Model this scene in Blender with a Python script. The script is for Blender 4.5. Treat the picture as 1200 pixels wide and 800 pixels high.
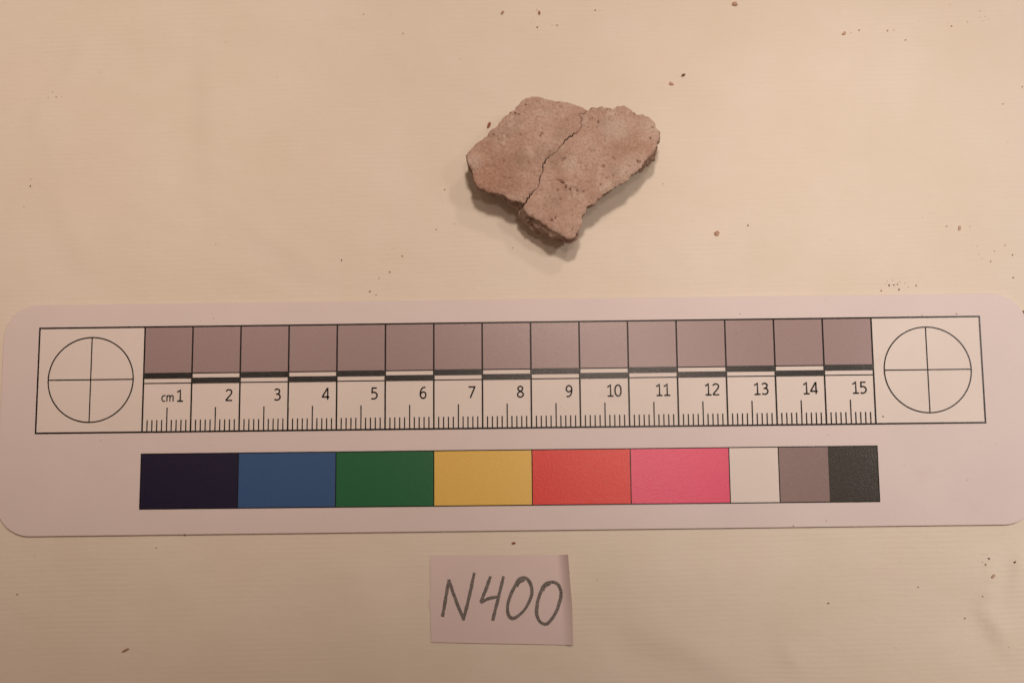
import bpy, bmesh, math, random
import numpy as np
from mathutils import Vector, Matrix, noise
from mathutils.geometry import delaunay_2d_cdt

for o in list(bpy.data.objects):
    bpy.data.objects.remove(o)
C = bpy.context.scene.collection
random.seed(7)
S = 0.01                     # everything below is written in centimetres; S turns it into metres
PRINT_Z = 0.055              # height of the printed face of the scale card above the table paper (cm)

# ------------------------------------------------------------------ camera (solved from the ruler's marks)
F, RX, RY, RZ, TX, TY, TZ = 1800.0, -0.1671, -0.0208, 0.0125, -7.6159, 0.2977, 31.9041
def _rot(rx, ry, rz):
    cx, sx, cy, sy, cz, sz = math.cos(rx), math.sin(rx), math.cos(ry), math.sin(ry), math.cos(rz), math.sin(rz)
    return (np.array([[cz, -sz, 0], [sz, cz, 0], [0, 0, 1]]) @ np.array([[cy, 0, sy], [0, 1, 0], [-sy, 0, cy]])
            @ np.array([[1, 0, 0], [0, cx, -sx], [0, sx, cx]]))
R = _rot(RX, RY, RZ)
CAM = -R.T @ np.array([TX, TY, -TZ]) + np.array([0, 0, PRINT_Z])
cd = bpy.data.cameras.new('camera'); cam = bpy.data.objects.new('camera', cd); C.objects.link(cam)
m4 = Matrix.Identity(4)
for i in range(3):
    for j in range(3):
        m4[i][j] = R.T[i][j]
    m4[i][3] = CAM[i] * S
cam.matrix_world = m4
cd.sensor_width = 36; cd.lens = 36 * F / 1200; cd.clip_start = 0.01; cd.clip_end = 20
bpy.context.scene.camera = cam

def at(u, v, z=0.0):
    """point (cm) on the plane z above the table seen at photo position u, v"""
    d = R.T @ np.array([(u - 600) / F, (400 - v) / F, -1.0])
    t = (z - CAM[2]) / d[2]
    return (CAM[0] + d[0] * t, CAM[1] + d[1] * t)

# ------------------------------------------------------------------ light
sc = bpy.context.scene
w = bpy.data.worlds.new('World'); sc.world = w; w.use_nodes = True
bg = w.node_tree.nodes['Background']
bg.inputs[0].default_value = (1.0, 0.63, 0.45, 1); bg.inputs[1].default_value = 0.160
TINT = (1.0, 0.745, 0.595)
def lamp(name, loc, aim, watts, radius, angle=120, blend=1.0, tint=TINT):
    l = bpy.data.lights.new(name, 'SPOT'); l.energy = watts; l.color = tint
    l.shadow_soft_size = radius * S; l.spot_size = math.radians(angle); l.spot_blend = blend
    o = bpy.data.objects.new(name, l); C.objects.link(o)
    p = Vector([c * S for c in loc]); o.location = p
    o.rotation_euler = (Vector([c * S for c in aim]) - p).to_track_quat('-Z', 'Y').to_euler()
    return o
lamp('overhead_spot', (10.6, 16.4, 48.5), (3.5, 10.5, 0), 4.75, 2.3, 46, tint=(1.0, 0.80, 0.68))
lamp('overhead_spot', (34.5, 7.3, 40.2), (21.5, -1.0, 0), 4.55, 2.6, 39.6, tint=(1.0, 0.87, 0.79))
lamp('overhead_spot', (44.6, 54.0, 80.0), (13.1, -10, 0), 3.3, 3.5, 68, tint=(1.0, 0.81, 0.69))
lamp('overhead_spot', (13.4, 2.6, 46.0), (12, 0, 0), 0.66, 1.8, 100, tint=(1.0, 0.81, 0.69))
lamp('overhead_spot', (-6.5, 16.1, 50.0), (-7.4, -0.3, 0), 1.45, 3.5, 36.4, tint=(1.0, 0.755, 0.62))  # added fill from the left, fitted to the paper's brightness; no known fixture

vs = sc.view_settings
vs.view_transform = 'Standard'; vs.look = 'None'; vs.gamma = 1; vs.use_curve_mapping = False; vs.exposure = 0.0

# ------------------------------------------------------------------ helpers
def tag(o, label=None, cat=None, group=None, kind=None):
    if label: o['label'] = label
    if cat: o['category'] = cat
    if group: o['group'] = group
    if kind: o['kind'] = kind
    return o
def empty(name, loc, label, cat, group=None):
    o = bpy.data.objects.new(name, None); C.objects.link(o)
    o.location = [c * S for c in loc]; o.empty_display_size = 0.01
    return tag(o, label, cat, group)
def mesh_obj(name, verts, faces, mat, parent=None, smooth=False):
    """verts in cm in world axes; a parented mesh is stored relative to its parent"""
    off = np.array(parent.location) if parent else np.zeros(3)
    me = bpy.data.meshes.new(name)
    v = np.asarray(verts, float) * S - off
    me.from_pydata([tuple(p) for p in v], [], [tuple(int(i) for i in f) for f in faces])
    me.materials.append(mat); me.update()
    if smooth: me.polygons.foreach_set('use_smooth', [True] * len(me.polygons))
    o = bpy.data.objects.new(name, me); C.objects.link(o)
    if parent: o.parent = parent
    return o
class MB:
    def __init__(s): s.v = []; s.f = []
    def quad(s, pts, z):
        n = len(s.v); s.v += [(p[0], p[1], z) for p in pts]; s.f.append(tuple(range(n, n + len(pts))))
    def rect(s, x0, y0, x1, y1, z): s.quad([(x0, y0), (x1, y0), (x1, y1), (x0, y1)], z)
    def ring(s, cx, cy, r, w, z, n=96):
        b = len(s.v)
        for i in range(n):
            a = 2 * math.pi * i / n
            for q in (r - w / 2, r + w / 2): s.v.append((cx + q * math.cos(a), cy + q * math.sin(a), z))
        for i in range(n):
            j = (i + 1) % n; s.f.append((b + 2 * i, b + 2 * i + 1, b + 2 * j + 1, b + 2 * j))
    def obj(s, name, mat, parent=None): return mesh_obj(name, s.v, s.f, mat, parent)

# node helper
class N:
    def __init__(s, name):
        s.m = bpy.data.materials.new(name); s.m.use_nodes = True
        s.t = s.m.node_tree; s.b = s.t.nodes['Principled BSDF']
        tc = s.t.nodes.new('ShaderNodeTexCoord'); g = s.t.nodes.new('ShaderNodeNewGeometry')
        mp = s.t.nodes.new('ShaderNodeVectorMath'); mp.operation = 'SCALE'; mp.inputs['Scale'].default_value = 100
        s.t.links.new(g.outputs['Position'], mp.inputs[0]); s.pos = mp.outputs[0]; s.geo = g
    def lk(s, a, b): s.t.links.new(a, b)
    def noise(s, scale, detail=4, rough=.5, vec=None, dist=0.0):
        n = s.t.nodes.new('ShaderNodeTexNoise'); n.inputs['Scale'].default_value = scale
        n.inputs['Detail'].default_value = detail; n.inputs['Roughness'].default_value = rough
        n.inputs['Distortion'].default_value = dist
        s.lk(vec or s.pos, n.inputs['Vector']); return n.outputs['Fac']
    def vor(s, scale, feature='F1', out='Distance', vec=None):
        n = s.t.nodes.new('ShaderNodeTexVoronoi'); n.inputs['Scale'].default_value = scale; n.feature = feature
        s.lk(vec or s.pos, n.inputs['Vector']); return n.outputs[out]
    def stretch(s, sx, sy, sz, rot=0.0):
        n = s.t.nodes.new('ShaderNodeMapping'); n.inputs['Scale'].default_value = (sx, sy, sz)
        n.inputs['Rotation'].default_value = (0, 0, rot)
        s.lk(s.pos, n.inputs['Vector']); return n.outputs[0]
    def ramp(s, fac, stops):
        n = s.t.nodes.new('ShaderNodeValToRGB'); e = n.color_ramp.elements
        while len(e) < len(stops): e.new(0.5)
        for k, (p, c) in zip(e, stops):
            k.position = p; k.color = (c, c, c, 1) if isinstance(c, (int, float)) else (*c, 1)
        s.lk(fac, n.inputs[0]); return n.outputs[0]
    def mix(s, fac, a, b, mode='MIX'):
        n = s.t.nodes.new('ShaderNodeMix'); n.data_type = 'RGBA'; n.blend_type = mode
        for sock, val in ((n.inputs[0], fac), (n.inputs[6], a), (n.inputs[7], b)):
            if isinstance(val, (int, float)): sock.default_value = val
            elif isinstance(val, tuple): sock.default_value = (*val, 1)
            else: s.lk(val, sock)
        return n.outputs[2]
    def math(s, op, a, b=0.0, c=None):
        n = s.t.nodes.new('ShaderNodeMath'); n.operation = op
        for i, val in enumerate((a, b) if c is None else (a, b, c)):
            if isinstance(val, (int, float)): n.inputs[i].default_value = val
            else: s.lk(val, n.inputs[i])
        return n.outputs[0]
    def sep(s, vec=None):
        n = s.t.nodes.new('ShaderNodeSeparateXYZ'); s.lk(vec or s.pos, n.inputs[0]); return n.outputs
    def bump(s, h, dist_cm, strength=1.0, prev=None):
        n = s.t.nodes.new('ShaderNodeBump'); n.inputs['Distance'].default_value = dist_cm * S
        n.inputs['Strength'].default_value = strength; s.lk(h, n.inputs['Height'])
        if prev: s.lk(prev, n.inputs['Normal'])
        s.lk(n.outputs[0], s.b.inputs['Normal']); return n.outputs[0]
    def fin(s, col=None, rough=.6, spec=.5):
        if col is not None:
            if isinstance(col, tuple): s.b.inputs['Base Color'].default_value = (*col, 1)
            else: s.lk(col, s.b.inputs['Base Color'])
        if isinstance(rough, (int, float)): s.b.inputs['Roughness'].default_value = rough
        else: s.lk(rough, s.b.inputs['Roughness'])
        s.b.inputs['Specular IOR Level'].default_value = spec
        return s.m

# ------------------------------------------------------------------ materials
def mat_table_paper():
    n = N('ribbed_cream_paper')
    cream = (0.80, 0.745, 0.645)
    blot = n.noise(0.45, 5, .6)
    c = n.mix(n.ramp(blot, [(.35, 0.0), (.7, 1.0)]), (0.775, 0.715, 0.60), (0.82, 0.765, 0.67))
    fib = n.noise(1.0, 3, .6, n.stretch(1.2, 16, 1))
    c = n.mix(n.math('MULTIPLY', n.ramp(fib, [(.3, 0.0), (.75, 1.0)]), .25), c, (0.76, 0.69, 0.575))
    # pinkish age stains
    st = n.noise(0.28, 3, .5, n.stretch(1, 1, 1, .7))
    c = n.mix(n.math('MULTIPLY', n.ramp(st, [(.5, 0.0), (.72, 1.0)]), .4), c, (0.80, 0.70, 0.60))
    # faint specks in the pulp
    sp = n.noise(9, 2, .7)
    c = n.mix(n.math('MULTIPLY', n.ramp(sp, [(.70, 0.0), (.80, 1.0)]), .25), c, (0.62, 0.46, 0.33))
    # laid ribs about a millimetre apart, fading in and out
    x, y, z = n.sep()
    wob = n.noise(.35, 2, .5)
    ph = n.math('ADD', n.math('MULTIPLY', y, 2 * math.pi * 9.6), n.math('ADD', n.math('MULTIPLY', x, -1.1), n.math('MULTIPLY', wob, 9.0)))
    rib = n.math('SINE', ph)
    amp = n.ramp(n.noise(.5, 4, .65, n.stretch(.7, 2.2, 1)), [(.36, .04), (.66, 1.0)])
    h = n.math('MULTIPLY', rib, amp)
    c = n.mix(n.math('MULTIPLY', n.math('MULTIPLY_ADD', h, .5, .5), .08), c, (0.66, 0.575, 0.45))
    b = n.bump(h, .0011)
    b = n.bump(n.noise(14, 4, .6), .0022, 1, b)
    n.bump(n.noise(1.4, 4, .55, n.stretch(1, 1.8, 1)), .017, 1, b)
    return n.fin(c, .62, .3)

def mat_card(name, a, b_, rough=.5, dirt=True):
    n = N(name)
    c = n.mix(n.ramp(n.noise(.7, 4, .55), [(.3, 0.0), (.7, 1.0)]), a, b_)
    if dirt:
        d = n.ramp(n.noise(.9, 5, .7, n.stretch(1, 1.5, 1, .6)), [(.60, 0.0), (.78, 1.0)])
        c = n.mix(n.math('MULTIPLY', d, .22), c, (0.56, 0.46, 0.40))
        s2 = n.ramp(n.noise(14, 2, .6), [(.71, 0.0), (.78, 1.0)])
        c = n.mix(n.math('MULTIPLY', s2, .35), c, (0.42, 0.33, 0.26))
    b = n.bump(n.noise(26, 3, .6), .0007)
    n.bump(n.noise(2.2, 3, .5), .004, 1, b)
    return n.fin(c, rough, .25)

def mat_toner(name, col, gloss=1.0, spec=.36):
    n = N(name)
    v = n.noise(30, 3, .7)
    c = n.mix(n.ramp(v, [(.3, 0.0), (.7, 1.0)]), tuple(k * .93 for k in col), tuple(min(1, k * 1.07) for k in col))
    b = n.bump(n.noise(42, 1, .5), .0021 * gloss)
    n.bump(n.noise(9, 3, .6), .0005, 1, b)
    return n.fin(c, .25, spec)

def mat_pencil():
    n = N('graphite')
    g = n.ramp(n.noise(30, 3, .75), [(.40, 1.0), (.60, 0.0)])
    g2 = n.ramp(n.noise(7, 2, .6), [(.3, 1.0), (.8, .55)])
    c = n.mix(n.math('MULTIPLY', g, g2), (0.24, 0.20, 0.185), (0.042, 0.052, 0.046))
    return n.fin(c, .5, .5)

def mat_sherd(name, fracture):
    n = N(name)
    lo = n.noise(1.1, 5, .62, None, .5)
    if not fracture:
        c = n.mix(n.ramp(lo, [(.30, 0.0), (.70, 1.0)]), (0.525, 0.348, 0.275), (0.64, 0.472, 0.385))
        red = n.noise(.8, 3, .5, n.stretch(1, 1, 1, 1.1))
        c = n.mix(n.math('MULTIPLY', n.ramp(red, [(.50, 0.0), (.66, 1.0)]), .55), c, (0.46, 0.27, 0.20))
        grn = n.noise(1.7, 3, .5)
        c = n.mix(n.math('MULTIPLY', n.ramp(grn, [(.54, 0.0), (.68, 1.0)]), .4), c, (0.41, 0.31, 0.24))
        pale = n.noise(3.2, 7, .78)
        c = n.mix(n.math('MULTIPLY', n.ramp(pale, [(.51, 0.0), (.62, 1.0)]), .7), c, (0.71, 0.56, 0.46))
        def spot(u, v, r):
            cx, cy = at(u, v, .93); X_, Y_, Z_ = n.sep()
            q = n.math('ADD', n.math('POWER', n.math('ABSOLUTE', n.math('SUBTRACT', X_, cx)), 2), n.math('POWER', n.math('ABSOLUTE', n.math('SUBTRACT', Y_, cy)), 2))
            q = n.math('ADD', n.math('SQRT', q), n.math('MULTIPLY_ADD', n.noise(3.5, 4, .65), 1.1 * r, -.55 * r))
            return n.ramp(n.math('DIVIDE', q, r * 1.6), [(.35, 1.0), (1.0, 0.0)])
        for u, v, r, k, f in ((572, 208, .42, (0.44, 0.235, 0.165), .6), (600, 196, .35, (0.42, 0.25, 0.18), .5), (712, 146, .14, (0.36, 0.25, 0.19), .6), (657, 186, .22, (0.40, 0.27, 0.20), .5),
                              (612, 186, .16, (0.38, 0.28, 0.20), .5), (728, 168, .30, (0.44, 0.28, 0.21), .5), (722, 150, .26, (0.72, 0.60, 0.51), .55), (764, 150, .22, (0.70, 0.57, 0.48), .5),
                              (743, 196, .26, (0.72, 0.59, 0.50), .5), (673, 248, .35, (0.66, 0.50, 0.40), .4), (556, 190, .14, (0.70, 0.58, 0.50), .5), (668, 195, .14, (0.70, 0.57, 0.48), .5)):
            c = n.mix(n.math('MULTIPLY', spot(u, v, r), f), c, k)
    else:
        c = n.mix(n.ramp(n.noise(4.2, 6, .75), [(.38, 0.0), (.62, 1.0)]), (0.32, 0.21, 0.155), (0.55, 0.41, 0.33))
        c = n.mix(n.math('MULTIPLY', n.ramp(n.noise(8, 4, .7), [(.60, 0.0), (.68, 1.0)]), .8), c, (0.68, 0.58, 0.50))
        c = n.mix(n.math('MULTIPLY', n.ramp(n.noise(10, 3, .7), [(.58, 0.0), (.68, 1.0)]), .7), c, (0.13, 0.08, 0.055))
    dk = n.noise(8.5, 4, .72, n.stretch(.7, 1.3, 1, .3))
    c = n.mix(n.math('MULTIPLY', n.ramp(dk, [(.60, 0.0), (.72, 1.0)]), .65), c, (0.21, 0.13, 0.095))
    grit = n.noise(20, 4, .8)
    c = n.mix(n.math('MULTIPLY', n.ramp(grit, [(.25, 1.0), (.5, 0.0)]), .75), c, (0.27, 0.175, 0.13))
    c = n.mix(n.math('MULTIPLY', n.ramp(grit, [(.52, 0.0), (.75, 1.0)]), .6), c, (0.66, 0.54, 0.46))
    sp = n.vor(10.0)
    c = n.mix(n.math('MULTIPLY', n.ramp(sp, [(.06, 1.0), (.15, 0.0)]), n.ramp(n.noise(2.2, 2, .5), [(.42, 0.0), (.56, .9)])), c, (0.12, 0.07, 0.05))
    b = n.bump(n.noise(26, 4, .75), .026 if fracture else .020)
    n.bump(n.noise(9, 4, .65), .05 if fracture else .024, 1, b)
    return n.fin(c, .9, .15)

def mat_plain(name, col, rough=.8):
    n = N(name)
    c = n.mix(n.ramp(n.noise(24, 3, .6), [(.3, 0.0), (.7, 1.0)]), tuple(k * .7 for k in col), tuple(min(1, k * 1.3) for k in col))
    n.bump(n.noise(40, 2, .6), .01)
    return n.fin(c, rough, .3)

M = {}
M['paper'] = mat_table_paper()
M['card'] = mat_card('card_margin', (0.735, 0.665, 0.655), (0.765, 0.69, 0.68))
M['white'] = mat_card('printed_white', (0.78, 0.72, 0.675), (0.81, 0.75, 0.705))
M['grey_lilac'] = mat_toner('printed_lilac_grey', (0.345, 0.255, 0.255), .5, .38)
M['black'] = mat_toner('printed_black', (0.010, 0.009, 0.008), 1.0)
M['ink'] = mat_toner('printed_line', (0.012, 0.010, 0.008), .4, .15)

# ------------------------------------------------------------------ table paper: one large sheet with soft creases
def build_sheet():
    xs = np.concatenate([np.linspace(-60, -6, 28)[:-1], np.arange(-6, 22, .13), np.linspace(22, 76, 28)])
    ys = np.concatenate([np.linspace(-60, -12, 25)[:-1], np.arange(-12, 10, .13), np.linspace(10, 60, 25)])
    X, Y = np.meshgrid(xs, ys)
    Z = np.zeros_like(X)
    def crease(pts, amp, wdt, side=0.0):
        nonlocal Z
        P = [np.array(at(*p)) for p in pts]
        best = np.full(X.shape, 1e9); sgn = np.zeros(X.shape); endf = np.ones(X.shape)
        L = sum(np.linalg.norm(P[i + 1] - P[i]) for i in range(len(P) - 1)); acc = 0
        for i in range(len(P) - 1):
            a, b = P[i], P[i + 1]; ab = b - a; l = np.linalg.norm(ab)
            t = np.clip(((X - a[0]) * ab[0] + (Y - a[1]) * ab[1]) / (l * l), 0, 1)
            dx = X - a[0] - t * ab[0]; dy = Y - a[1] - t * ab[1]; d = np.hypot(dx, dy)
            s = np.sign(ab[0] * dy - ab[1] * dx); k = d < best
            best = np.where(k, d, best); sgn = np.where(k, s, sgn)
            u = (acc + t * l) / L; endf = np.where(k, np.sin(np.pi * np.clip(u, .03, .97)) ** .5, endf); acc += l
        g = np.exp(-(best / wdt) ** 2)
        Z = Z + 2.2 * amp * endf * (g * (1 - side) + side * np.tanh(sgn * best / wdt * 1.5) * np.exp(-(best / (3 * wdt)) ** 2))
    crease([(1186, 618), (1194, 640), (1193, 670), (1186, 700)], .030, .13, .3)
    crease([(1150, 705), (1155, 722), (1168, 740), (1177, 758)], .035, .15, .4)
    crease([(1150, 699), (1166, 696)], .02, .06, .2)
    crease([(1158, 660), (1161, 690)], .014, .08, .2)
    crease([(715, 728), (760, 752), (810, 770), (870, 800)], .03, .35, .6)
    crease([(640, 660), (760, 680), (900, 720), (960, 780)], .02, .9, .5)
    crease([(915, 755), (938, 790)], .018, .15, .3)
    crease([(104, 40), (88, 72), (62, 108), (40, 138), (48, 165)], .022, .22, .4)
    crease([(70, 250), (92, 290), (98, 330)], .018, .3, .4)
    crease([(236, 40), (236, 120), (240, 230)], .014, .25, .8)
    crease([(330, 560), (420, 720), (440, 790)], .03, 1.0, .5)
    crease([(0, 60), (160, 40), (380, 30)], .02, .5, .5)
    crease([(260, 250), (330, 290), (366, 322), (380, 340)], .016, .25, .5)
    crease([(430, 30), (520, 60), (560, 150)], .02, .8, .4)
    crease([(840, 190), (900, 130), (1010, 100)], .02, .8, .5)
    crease([(1100, 640), (1200, 720)], .02, 1.2, .5)
    for j in range(X.shape[0]):
        for i in range(X.shape[1]):
            Z[j, i] += .035 * noise.noise((X[j, i] * .16, Y[j, i] * .2, 3.1)) + .010 * noise.noise((X[j, i] * .55, Y[j, i] * .7, 8.3))
    # flattened where the card and the label weigh on it
    def flat(x0, y0, x1, y1):
        nonlocal Z
        dx = np.maximum(0, np.maximum(x0 - X, X - x1)); dy = np.maximum(0, np.maximum(y0 - Y, Y - y1))
        k = np.clip(np.hypot(dx, dy) / .8, 0, 1); k = k * k * (3 - 2 * k)
        Z = Z * k - .004 * (1 - k)
    flat(-3.1, -4.4, 18.1, .6); flat(5.5, -6.8, 9.1, -4.6); flat(5.8, 1.5, 11.2, 4.6)
    nx, ny = len(xs), len(ys)
    v = np.stack([X.ravel(), Y.ravel(), Z.ravel()], 1)
    f = [(j * nx + i, j * nx + i + 1, (j + 1) * nx + i + 1, (j + 1) * nx + i) for j in range(ny - 1) for i in range(nx - 1)]
    o = mesh_obj('table_paper', v, f, M['paper'], None, True)
    tag(o, 'cream ribbed wrapping paper with soft creases covering the table', None, None, 'structure')
    return X, Y, Z, xs, ys
GX, GY, GZ, XS, YS = build_sheet()
def paper_z(x, y):
    i = min(max(int(np.searchsorted(XS, x)) - 1, 0), len(XS) - 2); j = min(max(int(np.searchsorted(YS, y)) - 1, 0), len(YS) - 2)
    return float(max(GZ[j, i], GZ[j + 1, i], GZ[j, i + 1], GZ[j + 1, i + 1]))

# ------------------------------------------------------------------ the scale card
YB, C1, C2, XL, XR, CY, CR = -2.1875, -2.6384, -3.7602, -2.2003, 17.214, -1.0903, .8832
def build_card():
    T = PRINT_Z
    root = empty('scale_card', (7.5, -1.9, 0), 'long white scale card with centimetre ruler and colour patches lying across the paper', 'scale card')
    # rounded outline from the photographed edges
    tl, tr = at(40, 357.2, T), at(1166, 343.6, T); bl, br = at(25, 628.3, T), at(1186, 614.5, T)
    x0 = at(4, 400, T)[0]; x1 = at(1205.5, 400, T)[0]
    ytl, ytr, ybl, ybr = tl[1], tr[1], bl[1], br[1]
    r = .72
    def ytop(x): return ytl + (ytr - ytl) * (x - tl[0]) / (tr[0] - tl[0])
    def ybot(x): return ybl + (ybr - ybl) * (x - bl[0]) / (br[0] - bl[0])
    pts = []
    for cx, cy, a0 in ((x1 - r, ytop(x1) - r, 0), (x0 + r, ytop(x0) - r, 90), (x0 + r, ybot(x0) + r, 180), (x1 - r, ybot(x1) + r, 270)):
        for k in range(17):
            a = math.radians(a0 + 90 * k / 16); pts.append((cx + r * math.cos(a), cy + r * math.sin(a)))
    n = len(pts); cen = np.mean(pts, 0); v = []
    def lift(x): return .012 * math.sin(x * .55 + 1.0) ** 2           # the card bows a hair off the paper
    prof = [(.0, .0), (.0, .030), (-.010, .040)]                       # (inset, height): thin laminated edge
    base = PRINT_Z - .040
    for ins, h in prof:
        for i, (x, y) in enumerate(pts):
            p, q = pts[i - 1], pts[(i + 1) % n]; tx, ty = q[0] - p[0], q[1] - p[1]; l = math.hypot(tx, ty)
            v.append((x - ty / l * ins * -1 * -1, y + tx / l * ins * -1 * -1, base + h) if ins == 0 else (x + ty / l * ins, y - tx / l * ins, base + h))
    f = [tuple(range(n))[::-1]]
    for k in range(2):
        for i in range(n):
            j = (i + 1) % n; f.append((k * n + i, k * n + j, (k + 1) * n + j, (k + 1) * n + i))
    f.append(tuple(range(2 * n, 3 * n)))
    mesh_obj('card_base', v, f, M['card'], root)
    z1, z2, z3, z4 = T + .003, T + .006, T + .009, T + .012
    m = MB(); m.rect(XL, YB, XR, 0, z1); m.obj('ruler_background', M['white'], root)
    # lilac-grey centimetre squares
    ya = at(198, 437.4, T)[1]; yb_ = at(198, 448.9, T)[1]; ym = (ya + yb_) / 2
    for i in range(15):
        m = MB(); m.rect(i + .012, ya, i + .988, -.01, z2); m.obj('grey_square', M['grey_lilac'], root)
    for i in range(15):
        m = MB()
        if i % 2 == 0: m.rect(i, ym - .008, i + 1, ya + .012, z4)
        else: m.rect(i, yb_ - .012, i + 1, ym + .008, z4)
        m.obj('black_bar', M['black'], root)
    lw = .033
    m = MB()
    m.rect(XL - lw / 2, -lw / 2, XR + lw / 2, lw / 2, z3); m.rect(XL - lw / 2, YB - lw / 2, XR + lw / 2, YB + lw / 2, z3)
    m.rect(XL - lw / 2, YB + lw / 2, XL + lw / 2, -lw / 2, z3); m.rect(XR - lw / 2, YB + lw / 2, XR + lw / 2, -lw / 2, z3)
    for i in range(16): m.rect(i - lw / 2, YB + lw / 2, i + lw / 2, -lw / 2, z3)
    for i in range(15):
        y = ya if i % 2 else yb_
        m.rect(i + lw / 2, y - .011, i + 1 - lw / 2, y + .011, z3)
    m.obj('ruler_lines', M['ink'], root)
    m = MB()
    for i in range(15):
        for k in range(1, 10):
            h = .50 if k == 5 else .245; x = i + k / 10 + (.004 if k == 5 else 0)
            m.rect(x - .0125, YB + lw / 2, x + .0125, YB + h, z3)
    tag(m.obj('millimetre_ticks', M['ink'], root), kind='stuff')
    for cx in (-1.1001, 16.1049):
        m = MB(); m.ring(cx, CY, CR, .026, z3)
        m.rect(cx - CR + .01, CY - .012, cx - .012, CY + .012, z3); m.rect(cx + .012, CY - .012, cx + CR - .01, CY + .012, z3)
        m.rect(cx - .012, CY - CR + .01, cx + .012, CY + CR - .01, z3)
        m.obj('crosshair_circle', M['ink'], root)
    # numerals, drawn as pen strokes with round joins
    G = {  # strokes in a box 0..0.62 wide, 0..1 high
        '1': [[(.06, .80), (.20, .88), (.33, .98), (.33, .03)], [(.07, .03), (.58, .03)]],
        '2': [[(.06, .82), (.16, .93), (.31, .97), (.46, .92), (.54, .79), (.50, .62), (.38, .45), (.20, .24), (.05, .05)], [(.05, .04), (.59, .04)]],
        '3': [[(.07, .88), (.20, .96), (.33, .96), (.46, .89), (.50, .76), (.44, .62), (.32, .54), (.19, .53)], [(.32, .54), (.47, .48), (.55, .33), (.52, .17), (.40, .06), (.23, .03), (.06, .09)]],
        '4': [[(.47, .0), (.47, .97), (.43, .97), (.03, .28), (.03, .24), (.62, .24)]],
        '5': [[(.52, .96), (.13, .96), (.11, .56), (.26, .60), (.42, .55), (.53, .42), (.54, .27), (.46, .12), (.32, .04), (.18, .03), (.05, .07)]],
        '6': [[(.52, .93), (.42, .97), (.28, .92), (.15, .75), (.09, .50), (.09, .28), (.17, .10), (.31, .03), (.46, .08), (.54, .22), (.55, .36), (.49, .50), (.35, .57), (.20, .52), (.09, .38)]],
        '7': [[(.04, .96), (.57, .96), (.56, .90), (.19, .0)]],
        '8': [[(.31, .53), (.17, .62), (.11, .74), (.15, .88), (.30, .96), (.45, .90), (.51, .77), (.45, .63), (.31, .53), (.15, .42), (.07, .26), (.13, .10), (.31, .03), (.48, .10), (.56, .25), (.48, .42), (.31, .53)]],
        '9': [[(.08, .06), (.20, .03), (.36, .09), (.48, .27), (.53, .52), (.53, .73), (.46, .89), (.32, .97), (.17, .92), (.08, .78), (.07, .63), (.14, .49), (.28, .44), (.42, .49), (.53, .63)]],
        '0': [[(.31, .97), (.17, .90), (.08, .72), (.06, .50), (.08, .27), (.17, .09), (.31, .03), (.46, .09), (.54, .27), (.56, .50), (.54, .72), (.46, .90), (.31, .97)]],
        'c': [[(.44, .60), (.31, .65), (.16, .59), (.08, .45), (.07, .28), (.13, .12), (.26, .04), (.44, .08)]],
        'm': [[(.08, .0), (.08, .66)], [(.08, .50), (.18, .62), (.30, .65), (.38, .58), (.40, .44), (.40, .0)], [(.40, .48), (.50, .61), (.62, .65), (.71, .58), (.73, .44), (.73, .0)]],
    }
    def smooth_path(p, n=5):
        if len(p) < 4: return p
        out = []; q = [p[0]] + p + [p[-1]]
        closed = p[0] == p[-1]
        if closed: q = [p[-2]] + p + [p[1]]
        for i in range(1, len(q) - 2):
            a, b, c, d = (np.array(k) for k in q[i - 1:i + 3])
            for k in range(n):
                t = k / n
                out.append(tuple(.5 * ((2 * b) + (-a + c) * t + (2 * a - 5 * b + 4 * c - d) * t * t + (-a + 3 * b - 3 * c + d) * t ** 3)))
        out.append(p[-1]); return out
    def glyph(mb, ch, x, y, h, wd, z, wid=1.0):
        for st in G[ch]:
            pts_ = smooth_path(st) if ch not in '1475m' else (st if ch != '5' else st[:3] + smooth_path(st[2:])[1:])
            P = [(x + px * h * wid, y + py * h) for px, py in pts_]
            stroke(mb, P, wd, z)
    yd = at(214, 470.2, T)[1]; H = .240
    for i in range(1, 16):
        m = MB(); s = str(i); adv = .157
        x = i - .145 - adv * len(s) + .005 - (.012 if i == 1 else 0)
        for k, ch in enumerate(s): glyph(m, ch, x + k * adv, yd, H, .031, z3)
        o = m.obj('numeral', M['ink'], root); o['label'] = 'printed black number ' + s
    m = MB(); x = at(189.0, 470, T)[0]; glyph(m, 'c', x, yd + .0, .195, .024, z3); glyph(m, 'm', x + .103, yd, .195, .024, z3)
    m.obj('unit_lettering', M['ink'], root)
    # colour bar
    cols = [(0, 2, 'dark navy', (.010, .007, .036)), (2, 4, 'blue', (.038, .106, .270)), (4, 6, 'green', (.014, .142, .052)),
            (6, 8, 'yellow', (.79, .53, .118)), (8, 10, 'red', (.74, .045, .036)), (10, 12, 'magenta pink', (.80, .080, .18)),
            (12, 13, 'white', None), (13, 14, 'mid grey', (.265, .190, .182)), (14, 15, 'black', (.030, .026, .020))]
    for a, b, nm, c in cols:
        m = MB(); m.rect(a, C2, b, C1, z2)
        o = m.obj('colour_patch', M['white'] if c is None else mat_toner('printed_' + nm.replace(' ', '_'), c, 1.0 if a >= 8 else .7), root)
        o['label'] = nm + ' printed colour patch'
    m = MB(); lw = .020; xe = 15 + lw / 2
    m.rect(-lw / 2, C1 - lw / 2, xe, C1 + lw / 2, z3); m.rect(-lw / 2, C2 - lw / 2, xe, C2 + lw / 2, z3)
    for x in (0, 2, 4, 6, 8, 10, 12, 13, 15): m.rect(x - lw / 2, C2 + lw / 2, x + lw / 2, C1 - lw / 2, z3)
    m.obj('colour_bar_outline', M['ink'], root)

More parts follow.
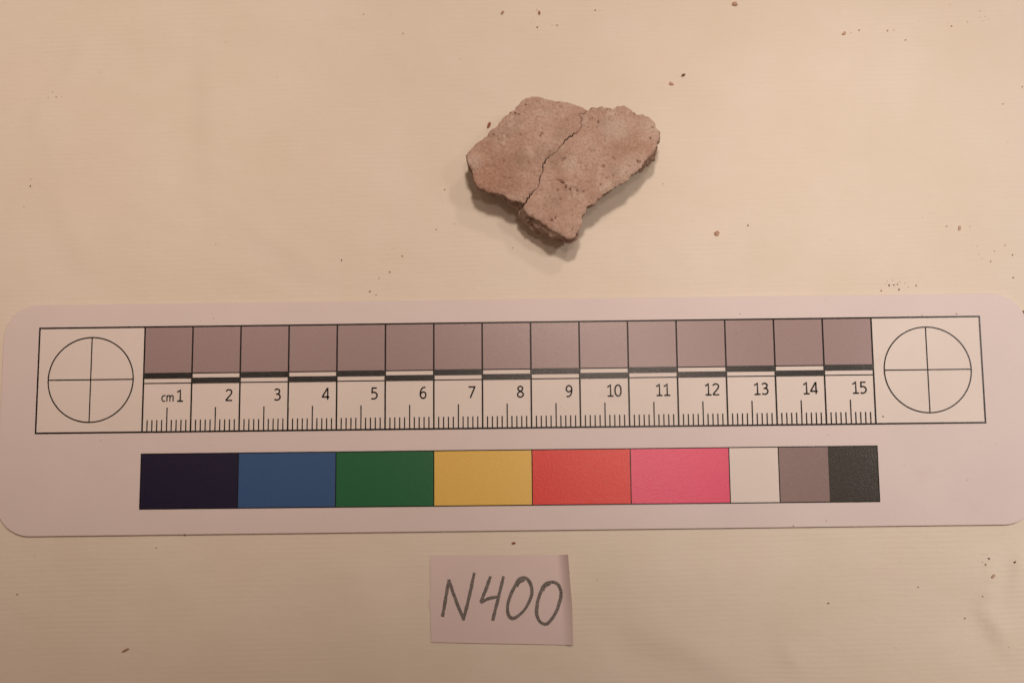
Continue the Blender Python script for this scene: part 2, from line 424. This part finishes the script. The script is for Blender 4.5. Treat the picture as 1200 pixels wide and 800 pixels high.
def stroke(mb, P, wd, z, wfun=None, zf=None):
    """a flat ribbon along P with square mitres and round caps"""
    P = [np.array(p, float) for p in P]; n = len(P); b0 = len(mb.v)
    for i in range(n):
        a = P[max(i - 1, 0)]; b = P[min(i + 1, n - 1)]
        t1 = P[i] - a if i > 0 else b - P[i]; t2 = b - P[i] if i < n - 1 else P[i] - a
        t1 = t1 / (np.linalg.norm(t1) + 1e-9); t2 = t2 / (np.linalg.norm(t2) + 1e-9)
        t = t1 + t2; t = t / (np.linalg.norm(t) + 1e-9); nn = np.array([-t[1], t[0]])
        k = min(1.6, 1 / max(.45, abs(np.dot(nn, np.array([-t1[1], t1[0]])))))
        ww = wd * (wfun(i / (n - 1)) if wfun else 1) / 2 * k
        for s in (-1, 1):
            q = P[i] + nn * ww * s; mb.v.append((q[0], q[1], z if zf is None else zf(q[0], q[1]) + z))
    for i in range(n - 1):
        mb.f.append((b0 + 2 * i, b0 + 2 * i + 2, b0 + 2 * i + 3, b0 + 2 * i + 1))
build_card()

# ------------------------------------------------------------------ small paper label with the pencilled number
def build_label():
    z0 = .020
    tl, tr, br, bl = at(504, 650.6, z0), at(665.7, 649.3, z0 + .15), at(671.9, 755.4, z0 + .07), at(505.3, 752.0, z0)
    nt = at(503.4, 696, z0); mr = at(670.6, 710.6, z0 + .11)
    root = empty('paper_label', (7.4, -5.7, 0), 'small cut paper label with the pencilled number N400', 'label')
    nu, nv = 60, 30
    def edge_l(t):
        k = max(0, 1 - abs(t - .56) / .1)
        return np.array(bl) * t + np.array(tl) * (1 - t) + np.array([-.035 * k + .012 * noise.noise((t * 8, 0, 0)), 0])
    def edge_r(t):
        return (np.array(tr) * (1 - t / .57) + np.array(mr) * (t / .57)) if t < .57 else (np.array(mr) * (1 - (t - .57) / .43) + np.array(br) * ((t - .57) / .43))
    def curl(s, t):    # the right edge stands up a little where it was torn off
        k = max(0, (s - .925) / .075)
        return z0 + .15 * k ** 1.7 * (1 - .55 * t) + .012 * math.sin(s * 3.0) * (1 - s) + .004 * noise.noise((s * 4, t * 3, 1))
    top, bot = [], []
    for j in range(nv + 1):
        t = j / nv; a, b = edge_l(t), edge_r(t)
        for i in range(nu + 1):
            s = i / nu; s = 1 - (1 - s) ** 1.5
            p = a * (1 - s) + b * s
            p = p + np.array([0, .006 * noise.noise((s * 9, t * 1.0, 5))])
            top.append((p[0], p[1], curl(s, t))); bot.append((p[0], p[1], curl(s, t) - .010))
    n = len(top); W = nu + 1; f = []
    for j in range(nv):
        for i in range(nu):
            q = (j * W + i, j * W + i + 1, (j + 1) * W + i + 1, (j + 1) * W + i)
            f.append(q[::-1]); f.append(tuple(k + n for k in q))
    border = [i for i in range(W)] + [j * W + nu for j in range(1, nv + 1)] + [nv * W + i for i in range(nu - 1, -1, -1)] + [j * W for j in range(nv - 1, 0, -1)]
    for k in range(len(border)):
        a, b = border[k], border[(k + 1) % len(border)]; f.append((a, b, b + n, a + n))
    lm = mat_card('label_paper', (0.74, 0.635, 0.62), (0.77, 0.66, 0.645), .6, False)
    mesh_obj('label_paper', top + bot, f, lm, root, True).data.set_sharp_from_angle(angle=.7)
    TP = np.array(top)
    def zf(x, y):
        k = np.argmin((TP[:, 0] - x) ** 2 + (TP[:, 1] - y) ** 2); return TP[k, 2]
    def px(pts): return [at(480 + a / 5.332, 630 + b / 5.332, z0) for a, b in pts]
    def dense(pts, curve):
        P = [np.array(p) for p in px(pts)]
        if curve:
            q = [P[0]] + P + [P[-1]]; out = []
            for i in range(1, len(q) - 2):
                a, b, c, d = q[i - 1:i + 3]
                for k in range(8):
                    t = k / 8; out.append(.5 * ((2 * b) + (-a + c) * t + (2 * a - 5 * b + 4 * c - d) * t * t + (-a + 3 * b - 3 * c + d) * t ** 3))
            out.append(P[-1]); P = out
        else:
            out = []
            for a, b in zip(P[:-1], P[1:]):
                for k in range(14): out.append(a + (b - a) * k / 14)
            out.append(P[-1]); P = out
        return [p + np.array([noise.noise((p[0] * 9, p[1] * 9, 2)), noise.noise((p[0] * 9, p[1] * 9, 7))]) * .006 for p in P]
    pm = mat_pencil()
    chars = [('pencil_letter', [([(205, 492), (222, 400), (245, 258)], 0), ([(245, 258), (268, 330), (305, 430), (340, 512)], 0), ([(336, 512), (365, 400), (405, 216)], 0)]),
             ('pencil_digit', [([(507, 238), (478, 318), (443, 402)], 0), ([(443, 402), (495, 378), (550, 366)], 0), ([(588, 240), (555, 370), (519, 516)], 0)]),
             ('pencil_digit', [([(668, 305), (688, 272), (718, 262)], 1), ([(660, 300), (686, 256), (722, 250), (752, 278), (764, 330), (752, 385), (712, 455), (655, 500), (622, 487), (612, 430), (632, 355), (668, 285), (700, 256)], 1)]),
             ('pencil_digit', [([(832, 330), (846, 298), (880, 284)], 1), ([(826, 318), (856, 284), (905, 277), (937, 305), (945, 365), (918, 455), (866, 530), (822, 528), (795, 475), (800, 400), (826, 325), (862, 290)], 1)])]
    for ci, (nm, sts) in enumerate(chars):
        m = MB(); lab = ['pencilled letter N', 'pencilled figure 4', 'first pencilled zero', 'second pencilled zero'][ci]
        for si, (pts, cv) in enumerate(sts):
            ph = ci * 3.7 + si
            stroke(m, dense(pts, cv), .073, .0035 + .0012 * si, lambda t: .82 + .28 * noise.noise((t * 7 + ph, ph, 0)) + .1 * math.sin(t * 3.1), zf)
        o = m.obj(nm, pm, root); o['label'] = lab
build_label()

# ------------------------------------------------------------------ the sherd: two fragments fitted along a crack
ZT = .93
def build_sherd():
    left = [(546.9, 186), (547.5, 180), (553.8, 173), (560, 166.3), (565, 163), (571, 157.5), (576, 151), (583, 147.5), (585.6, 141.9), (591.9, 135.6),
            (600, 131.3), (605, 125.6), (610, 118.8), (616, 113.5), (623.8, 112.8), (635, 114), (642.5, 116.3), (652.5, 117.5), (665, 119.4), (680, 123.8), (688.0, 128.8)]
    crack = [(688.0, 128.8), (681.9, 135), (682.5, 141), (680.6, 147.5), (679, 152), (673.8, 157), (667, 160), (662.5, 165), (656.5, 173), (652.5, 178),
             (643.8, 183), (638, 189), (637, 197.5), (635.3, 204.4), (631, 213.8), (627.5, 222.5), (622.5, 228), (617, 233.8), (614.5, 238)]
    lbot = [(614.5, 238), (605, 235), (598.8, 233), (590, 228), (585, 227.5), (576, 225.6), (568.8, 222.8), (561, 219.4), (557.5, 216), (555, 210), (553.8, 201), (549.4, 193.8)]
    right = [(688.6, 129), (695, 125.6), (705, 125), (715, 125.6), (718.8, 126.9), (725, 123.8), (731.3, 123.4), (736, 125), (741, 130), (750, 133.8), (755.6, 134.4),
             (760, 136.9), (766.9, 141.3), (768.8, 148), (773, 153), (774.5, 160), (770.5, 169), (764, 179), (757, 189), (748, 199.5), (740, 205), (738, 210), (730, 213.8),
             (720, 220), (707.5, 226), (703.8, 233), (695, 238), (688, 241), (685.6, 248.8), (682.5, 252.5), (681, 262.5), (678.8, 270), (675, 276), (670, 280.6),
             (663.8, 278.8), (655, 273.8), (647.5, 268.8), (639.5, 262.5), (630, 257.5), (623, 253), (617.5, 249), (614, 243), (614.5, 238)]
    def W(pts): return [np.array(at(u, v, ZT)) for u, v in pts]
    def dens(P, step, amp, seed):
        out = []
        for a, b in zip(P[:-1], P[1:]):
            k = max(1, int(round(np.linalg.norm(b - a) / step)))
            for i in range(k): out.append(a + (b - a) * i / k)
        out.append(P[-1]); q = []
        for i, p in enumerate(out):
            e = 0 if i in (0, len(out) - 1) else 1
            d = np.array([noise.noise((p[0] * 4, p[1] * 4, seed)) + .6 * noise.noise((p[0] * 11, p[1] * 11, seed + 5)) + .7 * noise.noise((p[0] * 22, p[1] * 22, seed + 2)),
                          noise.noise((p[0] * 4, p[1] * 4, seed + 9)) + .6 * noise.noise((p[0] * 11, p[1] * 11, seed + 14)) + .7 * noise.noise((p[0] * 22, p[1] * 22, seed + 22))])
            q.append(p + d * amp * e)
        return q
    cr = dens(W(crack), .022, .052, 31)
    L1 = dens(W(left), .03, .018, 3); L2 = dens(W(lbot), .03, .030, 11); R1 = dens(W(right), .03, .034, 17)
    def offs(P, d):
        out = []
        for i, p in enumerate(P):
            a = P[max(i - 1, 0)]; b = P[min(i + 1, len(P) - 1)]; t = b - a; t = t / (np.linalg.norm(t) + 1e-9)
            g = d * (.42 + 1.6 * max(0, noise.noise((p[0] * 4, p[1] * 4, 77)) + .15))
            out.append(p + np.array([-t[1], t[0]]) * g)
        return out
    # crack runs downward; its left-hand side (looking along it) is the right fragment
    crL = offs(cr, -.010); crR = offs(cr, .010)
    polyL = L1[:-1] + crL + L2[1:]; kindL = [0] * (len(L1) - 1) + [1] * len(crL) + [0] * (len(L2) - 1)
    R1c = R1[1:-1]; polyR = crR[::-1] + R1c; kindR = [1] * len(crR) + [0] * len(R1c)
    bulge_pts = [((630, 260), .22, .5), ((617, 250), .18, .45), ((644, 266), .14, .5), ((655, 274), .07, .5), ((665, 280), .04, .45), ((607, 236), .12, .5), ((600, 234), .06, .4),
                 ((588, 228), -.05, .5), ((570, 223), -.07, .5), ((557, 216), .0, .5), ((549, 190), .03, .4), ((560, 166), .02, .5), ((600, 131), .02, .5), ((640, 115), .02, .5),
                 ((680, 124), .0, .5), ((730, 123), .02, .5), ((766, 141), .03, .5), ((774, 157), .05, .5), ((769, 172), .10, .55), ((761, 184), .08, .55), ((751, 196), .0, .5), ((738, 208), -.09, .4), ((722, 219), -.10, .4),
                 ((707, 226), -.10, .4), ((690, 240), -.09, .4), ((682, 262), -.06, .4), ((674, 277), .01, .4)]
    BP = [(np.array(at(*p, ZT)), b, t) for p, b, t in bulge_pts]
    def bulge(p):
        ws = [1 / (np.linalg.norm(p - q) ** 3 + 1e-3) for q, _, _ in BP]; s = sum(ws)
        return sum(w_ * b for w_, (_, b, _) in zip(ws, BP)) / s
    cen = np.mean(np.array(polyL + polyR), 0)
    pits_px = [(616, 122.5, .8), (657.5, 127, .9), (603, 133.5, 1.2), (608, 134, .8), (592, 139, .8), (635, 157, 1.2), (633, 159.5, .9), (610, 159, .9), (594, 159.5, .7), (596, 163, .6),
               (586, 171, .8), (589, 172.5, 1.0), (573, 170, .9), (578, 157.5, 1.0), (603.5, 179.5, .7), (648.6, 140, .6), (690.5, 140, .7), (693.5, 138.5, .8), (701, 143, 1.0), (699.5, 149, .9),
               (709, 166, .8), (717.5, 163.5, .7), (747.8, 189, 1.5), (777, 161, .6), (706.6, 195.6, 1.1), (718, 185, 1.0), (718, 206, 1.1), (711, 209.5, .8), (704, 217, .7),
               (655, 212, 1.1), (659, 214, 1.3), (663, 219.5, 1.2), (667.6, 222, 1.0), (676, 223.5, .9), (683.5, 225, .9), (658, 188.5, 1.0), (661, 187, .8), (653.5, 223, .7), (597, 209.5, .7), (651, 255, 1.0),
               (646, 258, 1.1), (731, 127.5, .8), (743, 134, .8), (755, 139, .7), (765, 149, 1.0), (762.5, 161, .7), (712, 128, .9)]
    pits = [(np.array(at(u, v, ZT)), .016 * s, .085 * s) for u, v, s in pits_px]
    for _ in range(420):
        pits.append((cen + np.array([random.uniform(-2.2, 2.2), random.uniform(-1.6, 1.6)]), random.uniform(.010, .022), random.uniform(-.012, .045)))
    PA = np.array([random.uniform(0, 3.14) for _ in pits]); PC, PS = np.cos(PA), np.sin(PA)
    PP = np.array([p for p, _, _ in pits]); PR = np.array([r for _, r, _ in pits]); PD = np.array([d for _, _, d in pits])
    def top_z(p, dout, dcr):
        x, y = p
        r2 = ((x - cen[0]) / 2.2) ** 2 + ((y - cen[1]) / 1.6) ** 2
        z = ZT + .035 - .05 * r2 + .028 * noise.noise((x * .9, y * .9, 4)) + .014 * noise.noise((x * 2.6, y * 2.6, 9)) + .012 * noise.noise((x * 6, y * 6, 2)) + .007 * noise.noise((x * 14, y * 14, 6)) + .004 * noise.noise((x * 28, y * 28, 5))
        z -= .030 * math.exp(-dout / .022) + .016 * math.exp(-dout / .14) + .018 * math.exp(-dcr / .022)
        ex = PP[:, 0] - x; ey = PP[:, 1] - y; d2 = ((ex * PC + ey * PS) / 1.5) ** 2 + (1.25 * (ey * PC - ex * PS)) ** 2
        z -= float(np.sum(PD * np.exp(-d2 / PR ** 2)))
        return z
    root = empty('pottery_sherd', (cen[0], cen[1], 0), 'flat pinkish beige pottery sherd with a crack running through it, above the scale card', 'pottery sherd')
    ms, mf = mat_sherd('fired_clay_surface', False), mat_sherd('broken_clay', True)
    def fragment(poly, kind, label, seed):
        n = len(poly); A = np.array(poly); K = np.array(kind)
        out_pts = A[K == 0]; cr_pts = A[K == 1]
        # interior points
        lo, hi = A.min(0), A.max(0); st = .025; pts = []
        gx = np.arange(lo[0], hi[0], st); gy = np.arange(lo[1], hi[1], st)
        a = A; b = np.roll(A, -1, 0)
        for yy in gy:
            cr_ = (a[:, 1] > yy) != (b[:, 1] > yy)
            xi = np.sort(a[cr_, 0] + (yy - a[cr_, 1]) / (b[cr_, 1] - a[cr_, 1]) * (b[cr_, 0] - a[cr_, 0]))
            for xx in gx:
                if np.searchsorted(xi, xx) % 2 == 1:
                    p = np.array([xx + random.uniform(-.008, .008), yy + random.uniform(-.008, .008)])
                    if np.min((A[:, 0] - p[0]) ** 2 + (A[:, 1] - p[1]) ** 2) > (.013) ** 2: pts.append(p)
        allp = [Vector(p) for p in A] + [Vector(p) for p in pts]
        res = delaunay_2d_cdt(allp, [], [list(range(n))], 1, 1e-6)
        V2, F2 = [np.array(v) for v in res[0]], res[2]
        verts = []
        for p in V2:
            do = math.sqrt(np.min((out_pts[:, 0] - p[0]) ** 2 + (out_pts[:, 1] - p[1]) ** 2)); dc = math.sqrt(np.min((cr_pts[:, 0] - p[0]) ** 2 + (cr_pts[:, 1] - p[1]) ** 2))
            verts.append((p[0], p[1], top_z(p, do, dc)))
        faces = [tuple(f) for f in F2]; nt = len(faces)
        # map boundary vertices
        orig = res[3]; bi = [None] * n
        for vi, os_ in enumerate(orig):
            for o_ in os_:
                if o_ < n: bi[o_] = vi
        # orientation
        area = sum(A[i][0] * A[(i + 1) % n][1] - A[(i + 1) % n][0] * A[i][1] for i in range(n)); sg = 1 if area > 0 else -1
        f0 = F2[0]; p0, p1, p2 = (V2[k] for k in f0[:3])
        if (p1[0] - p0[0]) * (p2[1] - p0[1]) - (p1[1] - p0[1]) * (p2[0] - p0[0]) < 0: faces = [f[::-1] for f in faces]
        # smoothed outward normals
        nr = np.zeros((n, 2))
        for i in range(n):
            t = A[(i + 4) % n] - A[i - 4]; t = t / (np.linalg.norm(t) + 1e-9); nr[i] = sg * np.array([t[1], -t[0]])
        for _ in range(6): nr = (np.roll(nr, 1, 0) + nr * 2 + np.roll(nr, -1, 0)) / 4
        nr /= np.linalg.norm(nr, axis=1)[:, None] + 1e-9
        # how strongly a rim vertex belongs to the outer, broken edge (0 at the crack)
        wgt = np.where(K == 0, 1.0, 0.0)
        for _ in range(5): wgt = np.minimum((np.roll(wgt, 1) + wgt * 2 + np.roll(wgt, -1)) / 4, np.where(K == 0, 1.0, 0.0))
        bl = np.array([bulge(p) for p in A])
        for _ in range(3): bl = (np.roll(bl, 1) + bl * 2 + np.roll(bl, -1)) / 4
        rings = 26; prev = [bi[i] for i in range(n)]
        for k in range(1, rings + 1):
            t = k / rings; cur = []
            for i in range(n):
                zt = verts[bi[i]][2]; x, y = A[i]; b_ = bl[i]
                prof = b_ * math.sin(min(1, t / .95) * math.pi * .62) ** 1.0 - (.34 - .6 * max(0, b_)) * max(0, t - .38) ** 1.35 * 1.5
                zz = zt * (1 - t) + .004 * t
                rough = .06 * noise.noise((x * 2.4, y * 2.4, zz * 4 + seed)) + .055 * noise.noise((x * 6, y * 6, zz * 9 + seed)) + .035 * noise.noise((x * 13, y * 13, zz * 16)) + .02 * noise.noise((x * 26, y * 26, zz * 30))
                step_ = .07 * (abs(noise.noise((x * 1.8, y * 1.8, zz * 9))) ** .7 - .35)      # laminar breaks
                o_ = (prof + (rough + step_ - .02) * min(1, t * 6)) * wgt[i]
                p = A[i] + nr[i] * o_
                cur.append(len(verts)); verts.append((p[0], p[1], max(.004, zz + .012 * noise.noise((x * 8, y * 8, t * 9)) * wgt[i] * (t < 1))))
            for i in range(n):
                j = (i + 1) % n
                q = (prev[i], cur[i], cur[j], prev[j]); faces.append(q if sg > 0 else q[::-1])
            prev = cur
        faces.append(tuple(prev[::-1]) if sg > 0 else tuple(prev))
        o = mesh_obj('fragment', verts, faces, ms, root, True)
        o.data.materials.append(mf)
        mi = [0] * nt + [1] * (len(faces) - nt); o.data.polygons.foreach_set('material_index', mi)
        o.data.set_sharp_from_angle(angle=.75)
        o['label'] = label
        return o
    fragment(polyL, kindL, 'left fragment of the sherd, smoother and reddish at its lower left', 40)
    fragment(polyR, kindR, 'right fragment of the sherd, paler and rougher with a pointed foot', 60)
build_sherd()

# ------------------------------------------------------------------ crumbs of clay and dirt
CM = {'r': mat_plain('reddish_clay_crumb', (.34, .13, .075)), 'p': mat_plain('pinkish_clay_crumb', (.60, .40, .30)),
      'd': mat_plain('dark_crumb', (.21, .11, .07)), 'b': mat_plain('brown_crumb', (.42, .27, .185)),
      't': mat_plain('tan_crumb', (.62, .46, .34)), 'k': mat_plain('black_crumb', (.10, .07, .05))}
_shape = {}
def crumb_mesh(key, var):
    if (key, var) in _shape: return _shape[(key, var)]
    bm = bmesh.new(); bmesh.ops.create_icosphere(bm, subdivisions=2, radius=1)
    for v in bm.verts:
        d = 1 + .35 * noise.noise(v.co * 1.3 + Vector((var * 7, 0, 0))) + .18 * noise.noise(v.co * 3 + Vector((0, var * 5, 0)))
        v.co *= d
    me = bpy.data.meshes.new('crumb'); bm.to_mesh(me); bm.free(); me.materials.append(CM[key]); _shape[(key, var)] = me
    return me
def crumb(u, v, r, key, label, group=None, z=None, stretch=1.0, rot=None, name='crumb', cat='crumb'):
    zz = 0 if z is None else z
    x, y = at(u, v, zz)
    if z is None: zz = paper_z(x, y)
    me = crumb_mesh(key, random.randrange(5))
    o = bpy.data.objects.new(name, me); C.objects.link(o)
    rc = r * (.63 if r < 2 else .9) / 56.5; h = rc * .55
    o.scale = (rc * S * stretch, rc * S / math.sqrt(stretch) * .85, h * S)
    o.rotation_euler = (0, 0, random.uniform(0, 6.28) if rot is None else rot)
    o.location = (x * S, y * S, (zz + h * .8) * S)
    tag(o, label, cat, group); return o
singles = [
    (861, 5, 3.7, 'p', 'largest round pinkish clay crumb, at the top edge right of the sherd', 1.0, None),
    (840, 273.5, 3.5, 'p', 'round pinkish crumb to the lower right of the sherd', 1.05, None),
    (573, 146.8, 3.1, 'r', 'oval reddish crumb close to the upper left edge of the sherd', 1.45, 1.2),
    (800.8, 88.5, 2.3, 'd', 'small dark brown crumb of the pair above the right end of the sherd', 1.3, .5),
    (786.8, 98.6, 2.7, 'p', 'pale pinkish crumb of the pair above the right end of the sherd', 1.25, -.3),
    (602, 636, 2.1, 'r', 'rust red crumb between the scale card and the small paper label', 1.2, .2),
    (147.5, 761.2, 2.5, 'b', 'elongated brown crumb like a grain, on bare paper at bottom left', 2.0, .5),
    (989.2, 39.5, 2.7, 't', 'tan crumb at the left end of the row of specks at upper right', 1.1, None),
    (1124.7, 267, 2.5, 't', 'pale flat crumb near the right edge, above the end of the card', 1.3, 1.4),
    (588.8, 15.6, 2.2, 'b', 'brown crumb near the top edge, straight above the left fragment', 1.4, 1.0),
    (632, 15.6, 2.2, 'r', 'small rust coloured crumb near the top edge, above the sherd', 1.3, None),
    (1163.5, 674.5, 2.2, 't', 'tan crumb beside the short crease at lower right', 1.5, .7),
    (1199, 366, 2.3, 'd', 'dark crumb at the rounded upper right corner of the scale card', 1.0, None),
    (35.4, 218, 1.6, 'k', 'tiny black speck near the left edge of the paper', 1.2, 1.5),
    (400.4, 305, 1.5, 'k', 'tiny black speck left of the sherd and above the card', 1.2, 1.5),
    (970.6, 706.5, 1.7, 'd', 'single dark speck on open paper right of the paper label', 1.0, None),
    (1188.5, 658.3, 1.7, 'k', 'black speck on the crease under the right end of the card', 1.0, None),
    (876.5, 264.4, 1.5, 'd', 'tiny dark speck just right of the round pinkish crumb', 1.0, None),
    (777, 215.7, 1.0, 'b', 'faint speck just off the right shadow of the sherd', 1.0, None),
    (973.4, 281.4, .9, 't', 'faint speck on open paper midway between sherd and right edge', 1.0, None),
    (20, 696, 1.5, 'b', 'small brown speck near the left edge below the card', 1.3, .4),
]
for u, v, r, k, lab, st, rot in singles: crumb(u, v, r, k, lab, None, None, st, rot)
clusters = {
 'specks at the upper right corner': ('tiny brown speck in the row at the upper right corner', [(1006.8, 35.8, 1.6, 'b'), (1040, 36.3, 1.6, 'b'), (1047.8, 35.7, 1.3, 't'), (1061, 47.3, 1.5, 'b'), (1076.7, 24.8, 1, 't'),
    (1115, 31, 1.7, 'b'), (1111.5, 27.5, .7, 't'), (1133.8, 26.3, 1.3, 't'), (997.2, 38.7, 1.2, 't'), (1148.8, 13.2, 1.2, 't'), (1154.8, 19.7, 1.2, 't'), (1148, 20.8, .9, 't'), (1151.5, 24.8, .9, 't'),
    (1113.3, 5.5, .9, 't'), (1172, 14, .9, 't'), (1159, 22.5, .8, 't')]),
 'specks down the right edge': ('tiny speck on the paper along the right edge, above the card', [(1198, 102, 1.4, 'b'), (1175.3, 122, 1.4, 'b'), (1181.3, 166, .9, 't'), (1109.5, 265, 1.2, 'b'), (1136.7, 265.7, 1, 't'), (1145.5, 288.3, 1, 't'),
    (1147.2, 297.5, 1, 't'), (1150.5, 302.7, .9, 't'), (1161, 306.3, 1.4, 'b'), (1165.7, 294.5, 1.1, 't'), (1178, 287.2, 1.2, 'b'), (1186.7, 298.7, 1.4, 'b'), (1187.5, 325.2, 1.6, 'b'), (1081, 255, .8, 't')]),
 'specks against the top edge of the card': ('tiny dark red speck in the cluster against the top edge of the card', [(1042, 334.3, 1.8, 'd'), (1047.5, 333.8, 1.4, 'd'), (1051.8, 333.2, 1.3, 'r'), (1053.5, 339.2, 1.7, 'd'), (1032.8, 340.6, 1.5, 'r'),
    (1073.7, 334.5, 1.5, 'r'), (1040, 329.7, .8, 'b'), (1046.3, 328.3, .8, 'b'), (1054.2, 330.3, .9, 'b'), (1064.7, 336.2, .9, 'b'), (1060.2, 331.7, .8, 'b'), (1037.5, 332.8, .8, 'b'), (1049, 336.5, .7, 'b')]),
 'specks along the top edge of the paper': ('tiny speck near the top edge, above and left of the sherd', [(426, 17.3, 1.3, 'b'), (457, 17.8, 1, 't'), (472.5, 40, 1.4, 'b'), (539.7, 70, 1.1, 't'), (629, 12, 1.2, 'b'), (629.5, 32.5, 1.6, 'd'),
    (652.8, 30, 1.4, 'd'), (647, 29.5, .8, 't'), (697.5, 12.3, 1.5, 'd'), (703, 13.3, .8, 't'), (622, 28, .8, 't')]),
 'specks below the sherd to the left': ('tiny speck in the trail running down and left from the sherd to the card', [(521.2, 222.3, 1.3, 'd'), (528.7, 221, .7, 'b'), (519, 236.7, .7, 'b'), (512.4, 235.2, .7, 't'), (532.5, 262.2, 1, 'b'), (511.3, 269, 1.2, 'd'),
    (499.5, 258, .8, 't'), (509.6, 272, .7, 't'), (500, 276.5, .7, 't'), (459.7, 291, .8, 't'), (471.5, 300, 1.6, 'b'), (456.7, 318.8, 1.5, 'd'), (444.2, 326, 1.3, 'b'), (433.5, 341.5, 1.7, 'r'), (440.8, 345.8, 1.3, 'b'),
    (600.9, 290.5, 1.2, 'b'), (555, 320, .8, 't')]),
 'specks in the upper left': ('tiny speck on the paper in the upper left quarter', [(62, 108, 1, 'b'), (57, 114.5, 1, 't'), (66, 113.8, 1.3, 'b'), (72.6, 113.3, .8, 't'), (29.3, 117.3, .9, 't'), (161, 110.7, 1, 't'), (35.9, 210, 1.2, 't'),
    (28, 242, 1.2, 't'), (116.8, 84.4, 1, 't'), (264.3, 49.9, 1.1, 't'), (324.7, 90.6, .9, 't'), (253, 286.5, 1, 't')]),
 'specks at the lower right': ('tiny speck on the paper at the lower right', [(1158.6, 654.2, 1.6, 'k'), (1154.5, 661, 1.4, 'b'), (1151, 658.3, 1, 't'), (1152.7, 649.3, .7, 'b'), (1156.6, 648.8, .7, 'b'), (1151, 698.2, 1, 'b'),
    (1131, 724, 1.4, 'b'), (1181.8, 757.8, .9, 't'), (1076, 687.5, 1.4, 'b'), (1055, 658, .7, 't'), (1050, 758, .7, 't'), (700, 679, 1.0, 't')]),
 'specks under the left half of the card': ('tiny speck on the paper just under the left half of the card', [(183, 641.5, 1.2, 'd'), (41, 652, .8, 'b')]),
}
ORD = ['first', 'second', 'third', 'fourth', 'fifth', 'sixth', 'seventh', 'eighth', 'ninth', 'tenth', 'eleventh', 'twelfth', 'thirteenth', 'fourteenth', 'fifteenth', 'sixteenth', 'seventeenth']
TONE = {'b': 'brown speck', 't': 'pale speck', 'd': 'dark speck', 'r': 'rusty speck', 'k': 'black speck'}
for g, (lab, pts) in clusters.items():
    for i, (u, v, r, k) in enumerate(sorted(pts)):
        crumb(u, v, r, k, TONE[k] + ', ' + ORD[i] + ' from left of the ' + g, g, None, random.uniform(1, 1.3))
on_card = [(250.5, 373, .9), (118, 516, 1.0), (246, 521.5, .9), (1121.2, 367.5, 1.6), (1080.5, 369.5, .9), (1034.8, 487.8, 1.5), (867, 367.5, .9), (863, 390.5, 1.0), (968.7, 609.7, 1.0), (970.7, 509.3, .7),
           (929.7, 616, 1.0), (216.5, 626.3, 1.2), (545.7, 381.5, .8), (1134, 562, .7), (1166, 520, .6)]
for i, (u, v, r) in enumerate(sorted(on_card)):
    crumb(u, v, r, random.choice('bdt'), ORD[i] + ' from left of the tiny dirt specks on the scale card', 'specks of dirt on the scale card', PRINT_Z + .004)
